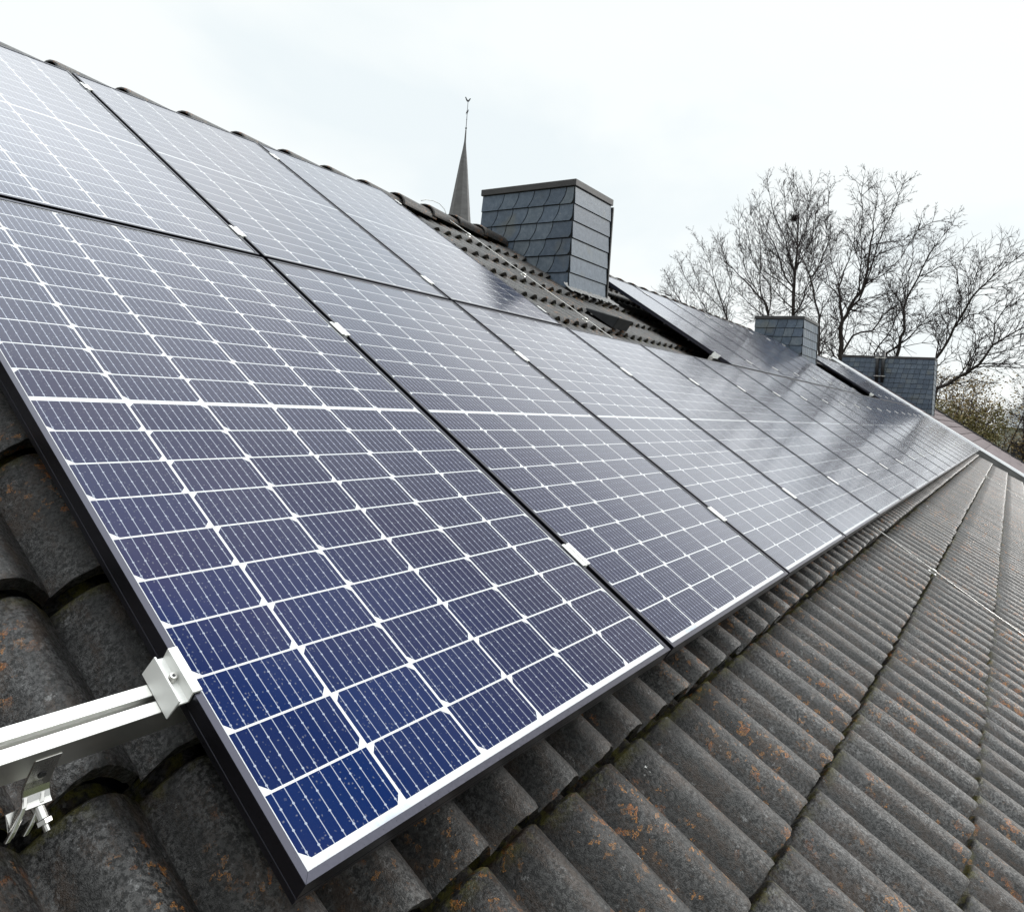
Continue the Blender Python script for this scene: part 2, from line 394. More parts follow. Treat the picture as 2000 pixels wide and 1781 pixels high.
def tile_field(name, rows, u0, u1, vtop, mat, parent, rot, loc=(0, 0, 0), res=None, seed=1, tn=TN):
    rng = np.random.default_rng(seed)
    V = []; F = []; LAP = []; TID = []; base = 0
    i0 = int(math.floor((u0 - U_PH) / TW)); i1 = int(math.ceil((u1 - U_PH) / TW))
    for ri, v0 in enumerate(rows):
        v1 = rows[ri + 1] if ri + 1 < len(rows) else vtop
        for i in range(i0, i1):
            ua = U_PH + ROLL * 0.5 + i * TW
            if ua > u1 - .05 or ua + TW < u0: continue
            nx = res if res else (33 if (ua < 5 and ua > -2) else (21 if ua < 11 else 13))
            xs = np.linspace(0, 1, nx)
            jn, jv, ju = rng.normal() * .0012, rng.normal() * .0022, rng.normal() * .0008
            ja, jt = rng.normal() * .003, rng.normal() * .0018
            tid = rng.random()
            L_ = v1 - v0 + 0.022
            ts = np.array([0.0, 0.0, 0.0, 0.006 / L_, 0.025 / L_, 0.30, 0.65, 0.890, 0.908, 0.922, 1.0])
            P = np.zeros((len(ts), nx, 3)); lap = np.zeros((len(ts), nx))
            prof = profile((xs * TW + ROLL * 0.5) / ROLL) * HR
            side = np.where(xs > 0.955, 0.0035, 0.0)                 # interlock lip over the next tile
            wob = 0.0016 * np.sin(xs * 23 + i * 1.7 + ri) + rng.normal(size=nx) * .0007
            for j, t in enumerate(ts):
                P[j, :, 0] = ua + ju + xs * (TW - .0022) + ja * 0.0
                P[j, :, 1] = v0 + jv + t * L_ + (xs - .5) * ja + (wob if j < 4 else 0)
                nn = tn + jn + prof + side - STEP * min(t * L_ / GA, 1.06) + (xs - .5) * jt
                if t > .90: nn = nn - (0.009 if t < .91 else 0.028)
                if j == 0: nn = nn - 0.031; P[j, :, 1] += .004
                if j in (1, 2): nn = nn - 0.0035
                if j == 3: nn = nn - 0.0008
                P[j, :, 2] = nn
                lap[j, :] = t
            lap[0, :] = 0.97
            V.append(P.reshape(-1, 3)); LAP.append(lap.reshape(-1)); TID.append(np.full(lap.size, tid))
            J, I = np.meshgrid(np.arange(len(ts) - 1), np.arange(nx - 1), indexing='ij')
            a = (J * nx + I).reshape(-1) + base
            a = a[(J != 1).reshape(-1)]   # the nose face and the top are separate shells: a crisp lower edge
            F.append(np.stack([a, a + 1, a + 1 + nx, a + nx], 1))
            # the right-hand lip edge
            for j in range(len(ts) - 1):
                pass
            base += lap.size
    V = np.concatenate(V); F = np.concatenate(F); LAP = np.concatenate(LAP); TID = np.concatenate(TID)
    me = bpy.data.meshes.new(name)
    me.vertices.add(len(V)); me.vertices.foreach_set('co', V.astype(np.float32).ravel())
    me.loops.add(F.size); me.loops.foreach_set('vertex_index', F.astype(np.int32).ravel())
    me.polygons.add(len(F)); me.polygons.foreach_set('loop_start', np.arange(0, F.size, 4, dtype=np.int32))
    me.polygons.foreach_set('use_smooth', np.ones(len(F), bool))
    me.update(calc_edges=True); me.validate()
    for nm, arr in (('lap', LAP), ('tile_id', TID)):
        at = me.attributes.new(nm, 'FLOAT', 'POINT'); at.data.foreach_set('value', arr.astype(np.float32))
    return link(name, me, mat, parent, loc, rot)

house = empty("tiled_house", (0, 0, 0), "house whose weathered grey ribbed concrete tile roof carries the solar panels", "house")
roof = tile_field("roof", rows, U_L, U_R, V_RIDGE, M_TILE, house, ROT)
# roof deck under the tiles (batten plane), and the far slope
YR = V_RIDGE * CA + 0.13 * SA; ZR = V_RIDGE * SA - 0.13 * CA
d = MB(); d.box(U_L + .02, U_R - .02, -2.7, V_RIDGE - .05, TN - .200, TN - .165)
d.build("roof_deck", M_DARK, house, rot=ROT)
rows_b = [0.05 + GA * i for i in range(20)]
back = MB()
nb = 0
bk = tile_field("back_roof", [-2.75 + GA * i for i in range(20)], U_L, U_R, V_RIDGE, M_TILE, house, (PITCH, 0, math.pi),
                loc=(U_R + U_L, 2 * YR, 0), res=9, seed=5)
# walls and gutter
w = MB()
y_f = rp(0, -2.55, TN - .1)[1] + .25; y_b = 2 * YR - y_f; z_e = rp(0, -2.45, TN - .2)[2]
w.box(U_L + .15, U_R - .12, y_f, y_b, -7.2, z_e)
w.add([(U_L+.15, y_f, z_e), (U_L+.15, y_b, z_e), (U_L+.15, YR, ZR - .18), (U_R-.12, y_f, z_e), (U_R-.12, y_b, z_e), (U_R-.12, YR, ZR-.18)],
      [(0,1,2), (3,5,4)])
w.build("wall", M_WALL, house)
gt = MB(); gp = rp(0, -2.86, TN - .09)
arc = [(gp[1] + .065 * math.cos(a), gp[2] + .065 * math.sin(a)) for a in np.linspace(math.pi, 2 * math.pi, 9)]
arc2 = [(gp[1] + .060 * math.cos(a), gp[2] + .060 * math.sin(a)) for a in np.linspace(2 * math.pi, math.pi, 9)]
gt.prism([(U_L, a, b) for a, b in arc + arc2], (U_R - U_L, 0, 0)); gt.build("gutter", M_STEEL, house)

# ridge caps: tapered half-round tiles, each a part of the house
CAP_P = 0.3755; cap_u0 = 1.144 - CAP_P * 12
cm = None
rngc = random.Random(3)
def cap_mesh():
    b = MB(); nseg = 12; n_ = 6; vs = []; fs = []
    prof_pts = []
    Ls = [0.0, 0.0, 0.012, 0.05, 0.25, 0.43]
    for j, l in enumerate(Ls):
        t = l / .43; r = 0.150 - 0.018 * t
        if j == 1: r -= 0.004
        if j == 0: r -= 0.016
        for k in range(nseg + 1):
            a = -0.18 + (math.pi + 0.36) * k / nseg
            vs.append((l, r * math.cos(a) * 1.0, (r * 0.64) * math.sin(a) - .038 - .026 * t))
    for j in range(len(Ls) - 1):
        for k in range(nseg):
            p = j * (nseg + 1) + k; fs.append((p, p + 1, p + nseg + 2, p + nseg + 1))
    b.add(vs, fs); me = b.mesh("ridge_tile_mesh")
    for nm, va in (('lap', 0.3), ('tile_id', 0.42)):
        at = me.attributes.new(nm, 'FLOAT', 'POINT'); at.data.foreach_set('value', [va] * len(me.vertices))
    return me
cm = cap_mesh()
k_ = 0
u_ = cap_u0
while u_ < U_R - .3:
    if not (5.24 < u_ + .2 < 6.15) and not (13.9 < u_ + .2 < 15.25):
        o = link("ridge_tile", cm, M_TILE, house, (u_, YR, ZR - .012), (rngc.gauss(0, .012), rngc.gauss(0, .006), rngc.gauss(0, .006)), smooth=True)
    u_ += CAP_P

# slate-hung chimneys -----------------------------------------------------
def slate_face(name, parent, org, ax, upv, nrm, width, height, pitch, course, curve, seed, first=1.5):
    rng = random.Random(seed); V = []; F = []; TID = []
    org, ax, upv, nrm = map(Vector, (org, ax, upv, nrm))
    ncourse = int(math.ceil(height / course))
    gap = .0045
    for c in range(ncourse):
        top = height - c * course; bot = top - course
        if pitch is None: cuts = [0, width]
        else:
            cuts = [0.0]; x = pitch * first - (c * curve if curve else (c % 2) * pitch * .5)
            while x < pitch * .45: x += pitch
            while x < width - pitch * .35: cuts.append(x); x += pitch * rng.uniform(.97, 1.03)
            cuts.append(width)
        for i in range(len(cuts) - 1):
            l, r = cuts[i], cuts[i + 1]
            n = 7; left = []; rightp = []
            jb = rng.gauss(0, .0015)
            for j in range(n + 1):
                t = j / n; y = top - gap + (bot + gap + jb - top + gap) * t
                s = -curve * t ** 2.2
                out = 0.004 + 0.0085 * t
                xl = (l + gap) + (s if i > 0 else 0); xr = (r - gap) + (s if i < len(cuts) - 2 else 0)
                if i == len(cuts) - 2 and curve and t > .82: xr -= (t - .82) * .12
                left.append((max(xl, .001), y, out)); rightp.append((min(xr, width), y, out))
            base = len(V)
            for p in left + rightp: V.append(org + ax * p[0] + upv * p[1] + nrm * p[2])
            for p in left + rightp: V.append(org + ax * p[0] + upv * p[1] + nrm * (p[2] - .0055))
            N = n + 1
            for j in range(n):
                F.append((base + j, base + j + 1, base + N + j + 1, base + N + j))
                F.append((base + j, base + 2*N + j, base + 2*N + j + 1, base + j + 1))
                F.append((base + N + j, base + N + j + 1, base + 3*N + j + 1, base + 3*N + j))
            F.append((base + n, base + 2*N + n, base + 3*N + n, base + N + n))
            TID += [rng.random()] * (4 * N)
    me = bpy.data.meshes.new(name); me.from_pydata([tuple(v) for v in V], [], F)
    at = me.attributes.new('tile_id', 'FLOAT', 'POINT'); at.data.foreach_set('value', TID)
    bm = bmesh.new(); bm.from_mesh(me); bmesh.ops.recalc_face_normals(bm, faces=bm.faces); bm.to_mesh(me); bm.free()
    return link(name, me, M_SLATE, parent)

def chimney(parent, x0, y0, z0, zt, wy, dx, hcap, pitch, course, course2, curve, seed, label, cap_over=.018):
    """x0,y0: near right-hand corner; body runs +y by wy and +x by dx; z0..zt"""
    body = MB(); body.box(x0, x0 + dx, y0, y0 + wy, z0, zt)
    ch = body.build("chimney", M_DARK, parent); ch['label'] = label
    H = zt - z0
    # front face (towards -x): axis runs from the far (left in view) end to the near corner
    slate_face("slate_cladding", ch, (x0 - .001, y0 + wy, z0), (0, -1, 0), (0, 0, 1), (-1, 0, 0), wy, H, pitch, course, curve, seed)
    slate_face("slate_cladding", ch, (x0, y0 - .001, z0), (1, 0, 0), (0, 0, 1), (0, -1, 0), dx, H, None if pitch > .155 and dx < .9 else pitch, course2, 0, seed + 1, 1.0)
    slate_face("slate_cladding", ch, (x0 + dx + .001, y0, z0), (0, 1, 0), (0, 0, 1), (1, 0, 0), wy, H, pitch, course, curve, seed + 2)
    slate_face("slate_cladding", ch, (x0 + dx, y0 + wy + .001, z0), (-1, 0, 0), (0, 0, 1), (0, 1, 0), dx, H, pitch, course, 0, seed + 3)
    cp = MB(); o = cap_over
    cp.box(x0 - o, x0 + dx + o, y0 - o, y0 + wy + o, zt + .004, zt + hcap)
    cp.build("cap", M_CAP, ch, bevel=.004)
    tr = MB()
    tr.box(x0 + dx + .014, x0 + dx + .034, y0 - .02, y0 + .03, z0, zt - .01); tr.build("corner_trim", M_BLACK, ch)
    return ch

chimney(house, 5.313, 2.694, 0.9, 2.418, 1.008, .745, .065, .168, .1555, .1555, .060, 11,
        "largest chimney, clad in blue-grey slates, standing by the ridge")
chimney(house, 13.98, 2.581, 0.8, 2.249, 0.85, 1.20, .062, .165, .16, .16, .04, 21,
        "small slate-clad chimney rising behind the second block of panels")

# crumpled lead apron round the foot of the first chimney
ap = MB(); nu, nv = 60, 8; vs = []; fs = []
rr = random.Random(8)
for j in range(nv + 1):
    for i in range(nu + 1):
        u = 5.24 + i * (.95 / nu); v = 2.965 + j * (.14 / nv)
        n = TN + .012 + .35 * (math.cos(2 * math.pi * (u - U_PH) / ROLL) ** 2 * .02 - .02) * (1 - j / nv) + rr.gauss(0, .0035) + (.015 if j == nv else 0)
        vs.append((u, v + .012 * math.sin(i * 1.3) * (j == 0), n))
for j in range(nv):
    for i in range(nu):
        p = j * (nu + 1) + i; fs.append((p, p + 1, p + nu + 2, p + nu + 1))
ap.add(vs, fs); ap.build("lead_flashing", M_LEAD, house, rot=ROT, smooth=True)

# vent tile with its dark hood
vt = MB()
vt.add([(4.93, 2.62, -.125), (5.20, 2.62, -.125), (4.93, 2.32, -.035), (5.20, 2.32, -.035), (4.93, 2.32, -.135), (5.20, 2.32, -.135), (4.93, 2.62, -.14), (5.20, 2.62, -.14)],
       [(0, 1, 3, 2), (2, 3, 5, 4), (0, 2, 4, 6), (1, 7, 5, 3), (0, 6, 7, 1)])
vt.build("vent_hood", M_DARK, house, rot=ROT, bevel=.006)

# ------------------------------------------------------------------ solar panels
PW, PH, PP, PG = 1.038, 1.755, 1.058, 0.020
def panel_meshes():
    f = MB(); lip = .0105; H = .035
    def bar(p0, p1, inn):             # mitred frame bar: p0->p1 outer edge, inn inward unit vector
        a, b, c = Vector(p0), Vector(p1), Vector(inn); d = (b - a).normalized()
        prof = [(0, 0), (lip, 0), (lip, -.0022), (.0022, -.0022), (.0022, -.0335), (.028, -.0335), (.028, -H), (0, -H),
                (0, -.0262), (-.0005, -.0258), (-.0005, -.0244), (0, -.0240)]
        A = [a + (c + d) * x + Vector((0, 0, z)) for x, z in prof]; B = [b + (c - d) * x + Vector((0, 0, z)) for x, z in prof]
        n = len(prof)
        f.add(A + B, [tuple(range(n))[::-1], tuple(range(n, 2*n))] + [(i, (i+1) % n, n + (i+1) % n, n + i) for i in range(n)])
    bar((0,0,0), (PW,0,0), (0,1,0)); bar((PW,0,0), (PW,PH,0), (-1,0,0)); bar((PW,PH,0), (0,PH,0), (0,-1,0)); bar((0,PH,0), (0,0,0), (1,0,0))
    fm = f.mesh("panel_frame_mesh", bevel=.0005)
    gl = MB(); gl.box(.003, PW-.003, .003, PH-.003, -.0060, -.0024)
    gm = gl.mesh("laminate_mesh")
    fm.materials.append(M_FRAME); gm.materials.append(M_LAM)
    return fm, gm
FRM, GLM = panel_meshes()
def solar_panel(u, v, label, group):
    t = roof_empty("solar_panel", u, v, 0, label, "solar panel", group)
    link("frame", FRM, None, t); link("laminate", GLM, None, t)
    return t
ORD = ['first', 'second', 'third', 'fourth', 'fifth', 'sixth', 'seventh', 'eighth', 'ninth', 'tenth', 'eleventh', 'twelfth', 'thirteenth',
       'fourteenth', 'fifteenth', 'sixteenth', 'seventeenth', 'eighteenth', 'nineteenth', 'twentieth']
GP = "solar panels mounted on the roof slope"
panels = []
for k in range(20):
    lab = {0: "nearest large solar panel, lowest row, with deep blue cells above the loose rail end",
           1: "second solar panel of the lowest row, right of the nearest one, greyer cells",
           19: "last and farthest solar panel of the lowest row, beside the pale metal strip"}.get(
        k, "%s solar panel of the long lowest row, counted from the nearest one" % ORD[k])
    panels.append(solar_panel(k * PP, 0, lab, GP))
V2 = PH + PG
up_l = {-1: "upper-row solar panel cut by the left edge of the photo",
        0: "upper-left solar panel, directly above the nearest large one",
        1: "upper-row solar panel in the middle of the first block of three",
        2: "upper-row solar panel ending at the bare tiles, with the chimney mirrored in its corner"}
for k in (-1, 0, 1, 2): panels.append(solar_panel(k * PP, V2, up_l[k], GP))
for i, k in enumerate(range(6, 13)):
    lab = "first upper-row panel right of the largest chimney, its dark side edge exposed" if i == 0 else (
        "upper-row panel ending the second block, beside the small middle chimney" if i == 6 else
        "%s upper-row panel of the second block, between the largest and middle chimneys" % ORD[i])
    panels.append(solar_panel(k * PP, V2, lab, GP))
for i, k in enumerate(range(15, 20)):
    lab = "first upper-row panel right of the middle chimney, behind the black gap" if i == 0 else (
        "last upper-row panel of the far block, against the pale metal strip" if i == 4 else
        "%s upper-row panel of the far block, in front of the widest chimney" % ORD[i])
    panels.append(solar_panel(k * PP, V2, lab, GP))

# faded serial sticker under the laminate edge of the nearest and second panel
st = MB(); rs = random.Random(4)
x = .112
while x < .182:
    wd = rs.choice((.0012, .0018, .0026)); st.box(x, x + wd, .0125, .0185, -.00235, -.0021); x += wd + rs.choice((.0008, .0013, .002))
x = .125
while x < .165:
    st.box(x, x + .0016, .0112, .0119, -.00235, -.0021); x += .0026
sm = st.mesh("sticker_mesh"); sm.materials.append(M_INK)
for p in (panels[0], panels[1]): link("serial_sticker", sm, None, p)

# ------------------------------------------------------------------ rails with their clamps
def rail_mesh(L_):
    b = MB(); h = .0215
    prof = [(-h, 0), (-.0042, 0), (-.0042, -.004), (-.0095, -.004), (-.0095, -.014), (.0095, -.014), (.0095, -.004), (.0042, -.004), (.0042, 0), (h, 0),
            (h, -.040), (-h, -.040)]
    b.prism([(0, y, z) for y, z in prof], (L_, 0, 0))
    me = b.mesh("rail_mesh", bevel=.0006); me.materials.append(M_ALU); return me
def mid_clamp_mesh():
    b = MB(); hl = .036
    prof = [(-.0125, .0035), (.0125, .0035), (.0125, .0006), (.0072, .0006), (.0072, -.0335), (.0050, -.0335), (.0050, .0000), (-.0050, .0000),
            (-.0050, -.0335), (-.0072, -.0335), (-.0072, .0006), (-.0125, .0006)]
    # channel-shaped top with a sunk middle
    prof = [(-.0175, .0040), (-.0045, .0040), (-.0045, .0010), (.0045, .0010), (.0045, .0040), (.0175, .0040), (.0175, .0012), (.0080, .0012),
            (.0080, -.0330), (-.0080, -.0330), (-.0080, .0012), (-.0175, .0012)]
    b.prism([(x, -hl, z) for x, z in prof], (0, 2 * hl, 0))
    b.tube([(0, 0, .0005), (0, 0, .0028)], .0040, 12)
    me = b.mesh("mid_clamp_mesh", bevel=.0004); me.materials.append(M_CLAMP); return me
def end_clamp_mesh():
    b = MB(); hl = .0355
    prof = [(.0095, .0045), (-.0035, .0045), (-.0035, -.0120), (-.0155, -.0120), (-.0155, -.0060), (-.0180, -.0060), (-.0240, -.0345), (-.0215, -.0345),
            (-.0165, -.0145), (-.0010, -.0145), (-.0010, .0010), (.0095, .0010)]
    b.prism([(x, -hl, z) for x, z in prof], (0, 2 * hl, 0))
    me = b.mesh("end_clamp_mesh", bevel=.0005); me.materials.append(M_CLAMP); return me
def bolt_mesh():
    b = MB(); b.tube([(-.0093, .0, -.0150), (-.0093, .0, -.0055)], .0052, 16)
    b.tube([(-.0093, .0, -.0055), (-.0093, .0, -.0030)], [.0052, .0045], 16)
    me = b.mesh("bolt_mesh"); me.materials.append(M_STEEL); return me
def socket_mesh():
    b = MB(); b.tube([(-.0093, .0, -.0040), (-.0093, .0, -.0026)], .0024, 6); me = b.mesh("socket_mesh"); me.materials.append(M_BLACK); return me
MCM, ECM, BOM, SOM = mid_clamp_mesh(), end_clamp_mesh(), bolt_mesh(), socket_mesh()
def rail(v, u0, u1, seams, ends, label):
    t = roof_empty("mounting_rail", u0, v, -.0352, label, "mounting rail", "aluminium rails under the panels")
    link("rail_profile", rail_mesh(u1 - u0), None, t)
    for s_ in seams: link("mid_clamp", MCM, None, t, (s_ - u0, .006, .0352))
    for s_, flip in ends:
        e_ = link("end_clamp", ECM, None, t, (s_ - u0, .002, .0352), (0, 0, math.pi if flip else 0))
        link("bolt", BOM, None, e_); link("socket", SOM, None, e_)
    return t
sm1 = [k * PP - PG / 2 for k in range(1, 20)]
r1 = rail(.2885, -.95, 21.24, sm1, [(0, False), (20 * PP - PG, True)], "lowest aluminium rail, its bright bare end sticking out left of the nearest panel")
rail(1.296, -.013 + .02, 21.2, sm1, [(20 * PP - PG, True)], "aluminium rail hidden under the upper third of the lowest panel row")
for v, nm in ((1.941, "lower"), (3.33, "upper")):
    rail(v, -1.3, 3 * PP - PG + .05, [k * PP - PG / 2 for k in (0, 1, 2)], [(3 * PP - PG, True)],
         "%s aluminium rail of the first upper-row block, left of the bare tiles" % nm)
    rail(v, 6 * PP - (.10 if nm == "lower" else .05), 13 * PP + .03, [k * PP - PG / 2 for k in range(7, 13)], [(6 * PP, False), (13 * PP - PG, True)],
         "%s aluminium rail of the second upper-row block, behind the largest chimney" % nm)
    rail(v, 15 * PP - .06, 21.2, [k * PP - PG / 2 for k in range(16, 20)], [(15 * PP, False), (20 * PP - PG, True)],
         "%s aluminium rail of the far upper-row block, near the widest chimney" % nm)

# roof hook carrying the rail end (child of the lowest rail; local origin u=-.95, v=.2885, n=-.0352)
def L1(u, v, n): return (u + .95, v - .2885, n + .0352)
hk = MB()
uA, uB = -.1665, -.1375
path = [(.2660, -.048), (.2655, -.085), (.2640, -.094), (.2600, -.100), (.2540, -.1035), (.2470, -.1045)]
outer = [(v - .0, n) for v, n in path]
poly = [L1(uA, v, n) for v, n in path] + [L1(uA, v + .0035, n - .0035) for v, n in path[::-1]]
hk.prism(poly, (uB - uA, 0, 0))
for a, b_ in ((uA + .001, uA + .006), (uB - .010, uB - .005)):
    hk.prism([L1(a, .2600, -.100), L1(a - .003, .2500, -.1035), L1(a - .014, .2360, -.1180), L1(a - .020, .2310, -.1260), L1(a - .020, .2350, -.1290), L1(a - .013, .2410, -.1230), L1(a - .001, .2580, -.1060)], (b_ - a, 0, 0))
hk.build("roof_hook", M_STEEL, r1, bevel=.0007)
hh = MB(); hh.tube([L1(-.1515, .2645, -.0765), L1(-.1515, .2654, -.0765)], .0046, 14); hh.build("hook_hole", M_BLACK, r1)
fp = MB()
fp.prism([L1(-.1790, .2590, -.1185), L1(-.1580, .2600, -.1175), L1(-.1640, .2480, -.1210), L1(-.1755, .2360, -.1270), L1(-.1800, .2420, -.1240)], (.0, -.0012, -.0030))
fp.build("hook_foot", M_STEEL, r1, bevel=.0005)
bl = MB()
bl.tube([L1(-.150, .252, -.112), L1(-.148, .236, -.116)], .0072, 20); bl.tube([L1(-.148, .2355, -.116), L1(-.1475, .231, -.1175)], .0085, 6)
bl.tube([L1(-.1475, .231, -.1175), L1(-.1465, .2235, -.1195)], .0040, 12)
bl.build("hook_bolt", M_STEEL, r1)

# ------------------------------------------------------------------ lightning conductor wires, clips
def wire(label, u, v0, v1, r, loop=False):
    t = roof_empty("lightning_wire", u, v0, TN, label, "wire", "lightning conductor wires")
    b = MB(); rw = random.Random(int(u * 10)); pts = []
    n = int((v1 - v0) / .11)
    for i in range(n + 1): pts.append((rw.gauss(0, .0010), (v1 - v0) * i / n, .026 + rw.gauss(0, .0008)))
    if loop:
        H_ = v1 - v0
        pts += [(-.01, H_ + .03, .045), (-.03, H_ + .07, .080), (-.07, H_ + .11, .10), (-.13, H_ + .14, .098), (-.19, H_ + .16, .080), (-.23, H_ + .17, .055)]
    b.tube(pts, r, 8); b.build("conductor", M_STEEL, t, smooth=True)
    rows_in = [q for q in rows if v0 + .05 < q < v1 - .02]
    for i, q in enumerate(rows_in):
        if i % 2 == 0:
            c = MB(); c.box(-.010, .010, q - v0 - .015, q - v0 + .030, .006, .014); c.box(-.010, .010, q - v0 - .005, q - v0 + .02, .014, .032)
            c.build("wire_clip", M_ALU, t, bevel=.002)
    return t
wire("thin bright conductor wire running down the lower tiles between near and far", 4.375, -2.7, V_RIDGE - .13, .0027, True)
wire("faint far conductor wire on the lower tiles near the pale strip", 14.75, -2.7, 1.2, .0029)

# ------------------------------------------------------------------ neighbouring house beyond the pale strip
nh = empty("neighbour_house", (0, 0, 0), "adjoining house with reddish brown flat-tiled roof beyond the pale metal strip", "house")
NB0, NB1, NBN = 21.44, 33.4, -.05
rt = MB(); rq = random.Random(6); TIDs = []
v = -2.8
YR2 = YR; VT = V_RIDGE - .02
while v < VT:
    u = NB0 + (.15 if int(v / .345) % 2 else 0) - .3
    while u < NB1:
        a, b_ = max(u + .002, NB0), min(u + .298, NB1)
        j = rq.gauss(0, .002)
        if b_ > a: rt.add([(a, v, NBN + j), (b_, v, NBN + j), (b_, min(v + .36, VT), NBN - .02), (a, min(v + .36, VT), NBN - .02), (a, v, NBN - .018 + j), (b_, v, NBN - .018 + j)],
                          [(0, 1, 2, 3), (4, 5, 1, 0)])
        u += .3
    v += .345
rt.build("roof", M_REDTILE, nh, rot=ROT)
rb = MB(); rb.box(NB0, NB1, -2.8, VT, NBN - .2, NBN - .04); rb.build("roof_deck", M_DARK, nh, rot=ROT)
rb2 = MB(); yb = 2 * YR - rp(0, -2.8, -.05)[1]; rb2.add([(NB0, YR, ZR + .07), (NB1, YR, ZR + .07), (NB1, yb, rp(0, -2.8, -.05)[2]), (NB0, yb, rp(0, -2.8, -.05)[2]),
        (NB0, YR, ZR - .07), (NB1, YR, ZR - .07), (NB1, yb, rp(0, -2.8, -.2)[2]), (NB0, yb, rp(0, -2.8, -.2)[2])],
        [(0,1,2,3),(7,6,5,4),(0,3,7,4),(1,5,6,2),(3,2,6,7)]); rb2.build("back_roof", M_REDTILE, nh)
vg = MB(); vg.box(NB1 + .002, NB1 + .05, -2.82, VT, NBN - .22, NBN + .045); vg.build("verge_trim", M_BLACK, nh, rot=ROT)
vl = MB(); vl.box(NB1 - .10, NB1, -2.82, VT, NBN + .003, NBN + .018); vl.build("verge_batten", M_CAP, nh, rot=ROT)
wl = MB(); wl.box(NB0 + .05, NB1 - .1, y_f, y_b, -7.2, z_e + .05); wl.build("wall", M_WALL, nh)
sp = MB()                              # pale standing strip between the two roofs
sp.prism([(21.30, -2.85, -.036), (21.30, -2.85, -.026), (21.37, -2.85, .028), (21.43, -2.85, .028), (21.43, -2.85, -.036)], (0, V_RIDGE + 2.83, 0))
sp.build("parapet_flashing", M_WHITE, nh, rot=ROT, bevel=.006)
up_ = MB(); up_.box(21.31, 21.42, -2.85, V_RIDGE - .03, -.26, -.038); up_.build('parapet_wall', M_LEAD2, nh, rot=ROT)
ch3 = chimney(nh, 25.0, 1.338, 0.2, 2.383, 2.44, .82, .07, .15, .145, .145, .03, 31,
              "widest chimney, slate clad with two black pipes, at the far end of the roofs")
for yy in (2.80, 2.645):
    p = MB(); p.tube([(24.93, yy, 1.66), (24.93, yy, 2.56)], .045, 12); po = p.build("vent_pipe", M_BLACK, ch3, smooth=True)
    for z in (1.84, 2.39):
        c = MB(); c.tube([(24.93, yy, z - .012), (24.93, yy, z + .012)], .052, 12); c.box(24.93, 24.985, yy - .075, yy + .075, z - .011, z + .011)
        c.build("pipe_clip", M_ALU, ch3)

# ------------------------------------------------------------------ church with its needle spire
chx, chy = 93.85, 72.55
cg = empty("church", (chx, chy, -7.2), "distant church with slender grey needle spire and weathercock rising behind the ridge", "church")
b = MB(); b.box(-2.6, 2.6, -2.6, 2.6, 0, 26.5); b.build("tower", M_STONE, cg)
for sgn in (-1, 1):
    for ax_ in (0, 1):
        q = MB()
        c = sgn * 2.61
        if ax_ == 0: q.box(min(c, c + sgn*.02), max(c, c + sgn*.02), -.5, .5, 20, 23.5)
        else: q.box(-.5, .5, min(c, c + sgn*.02), max(c, c + sgn*.02), 20, 23.5)
        q.build("louvre", M_DARK, cg)
b = MB(); b.box(-9, 9, 2.6, 26, 0, 9); b.prism([(-9.4, 2.6, 9), (9.4, 2.6, 9), (0, 2.6, 17)], (0, 23.6, 0)); b.build("nave", M_STONE, cg)
spz = [(26.5, 3.0), (28.5, 2.62), (30.0, 2.38), (35.3, 1.70), (37.8, 1.38), (41.0, .98), (44.2, .58), (46.4, .26), (47.4, .15), (49.35, .09)]
b = MB(); vs = []; fs = []
for z, r in spz:
    for k in range(8):
        a = math.pi / 8 + k * math.pi / 4 + .35; vs.append((r * 1.04 * math.cos(a), r * 1.04 * math.sin(a), z))
for j in range(len(spz) - 1):
    for k in range(8): fs.append((j*8 + k, j*8 + (k+1) % 8, (j+1)*8 + (k+1) % 8, (j+1)*8 + k))
fs.append(tuple(range((len(spz)-1)*8, len(spz)*8))); b.add(vs, fs); spo = b.build("spire", M_SPIRE, cg)
wv = MB(); wv.tube([(0,0,49.3), (0,0,54.0)], [.06, .04], 8)
for r0, z in ((.17, 49.6), (.09, 51.0)):
    prof = [(0, -1), (.6, -.8), (1, 0), (.6, .8), (0, 1)]
    wv.tube([(0, 0, z + p[1] * r0) for p in prof], [max(p[0] * r0, .02) for p in prof], 10)
# cross arms with curled ends
dv = Vector((.62, .78, 0))
wv.tube([-dv * .62 + Vector((0,0,52.25)), dv * .62 + Vector((0,0,52.25))], .04, 6)
for s_ in (-1, 1):
    wv.tube([dv * s_ * .62 + Vector((0,0,52.05)), dv * s_ * .70 + Vector((0,0,52.25)), dv * s_ * .62 + Vector((0,0,52.45))], .035, 6)
wv.tube([(0,0,51.9), (0,0,52.25), (0,0,52.6)], [.05, .13, .05], 8)
wv.build("cross", M_IRON, spo)
ck = MB()                              # cockerel silhouette with real thickness
cy_ = [(-.55, .62), (-.40, .30), (-.28, .05), (-.05, -.10), (.12, -.06), (.28, .18), (.36, .42), (.44, .40), (.40, .52), (.30, .60), (.20, .46), (.05, .22), (-.12, .24), (-.25, .42), (-.38, .66)]
dr = Vector((.80, -.60, 0)); nn_ = Vector((.60, .80, 0)) * .06
ck.prism([dr * x_ + Vector((0, 0, 53.95 + z_)) - nn_ * .5 for x_, z_ in cy_], nn_)
ck.build("weathercock", M_IRON, spo)

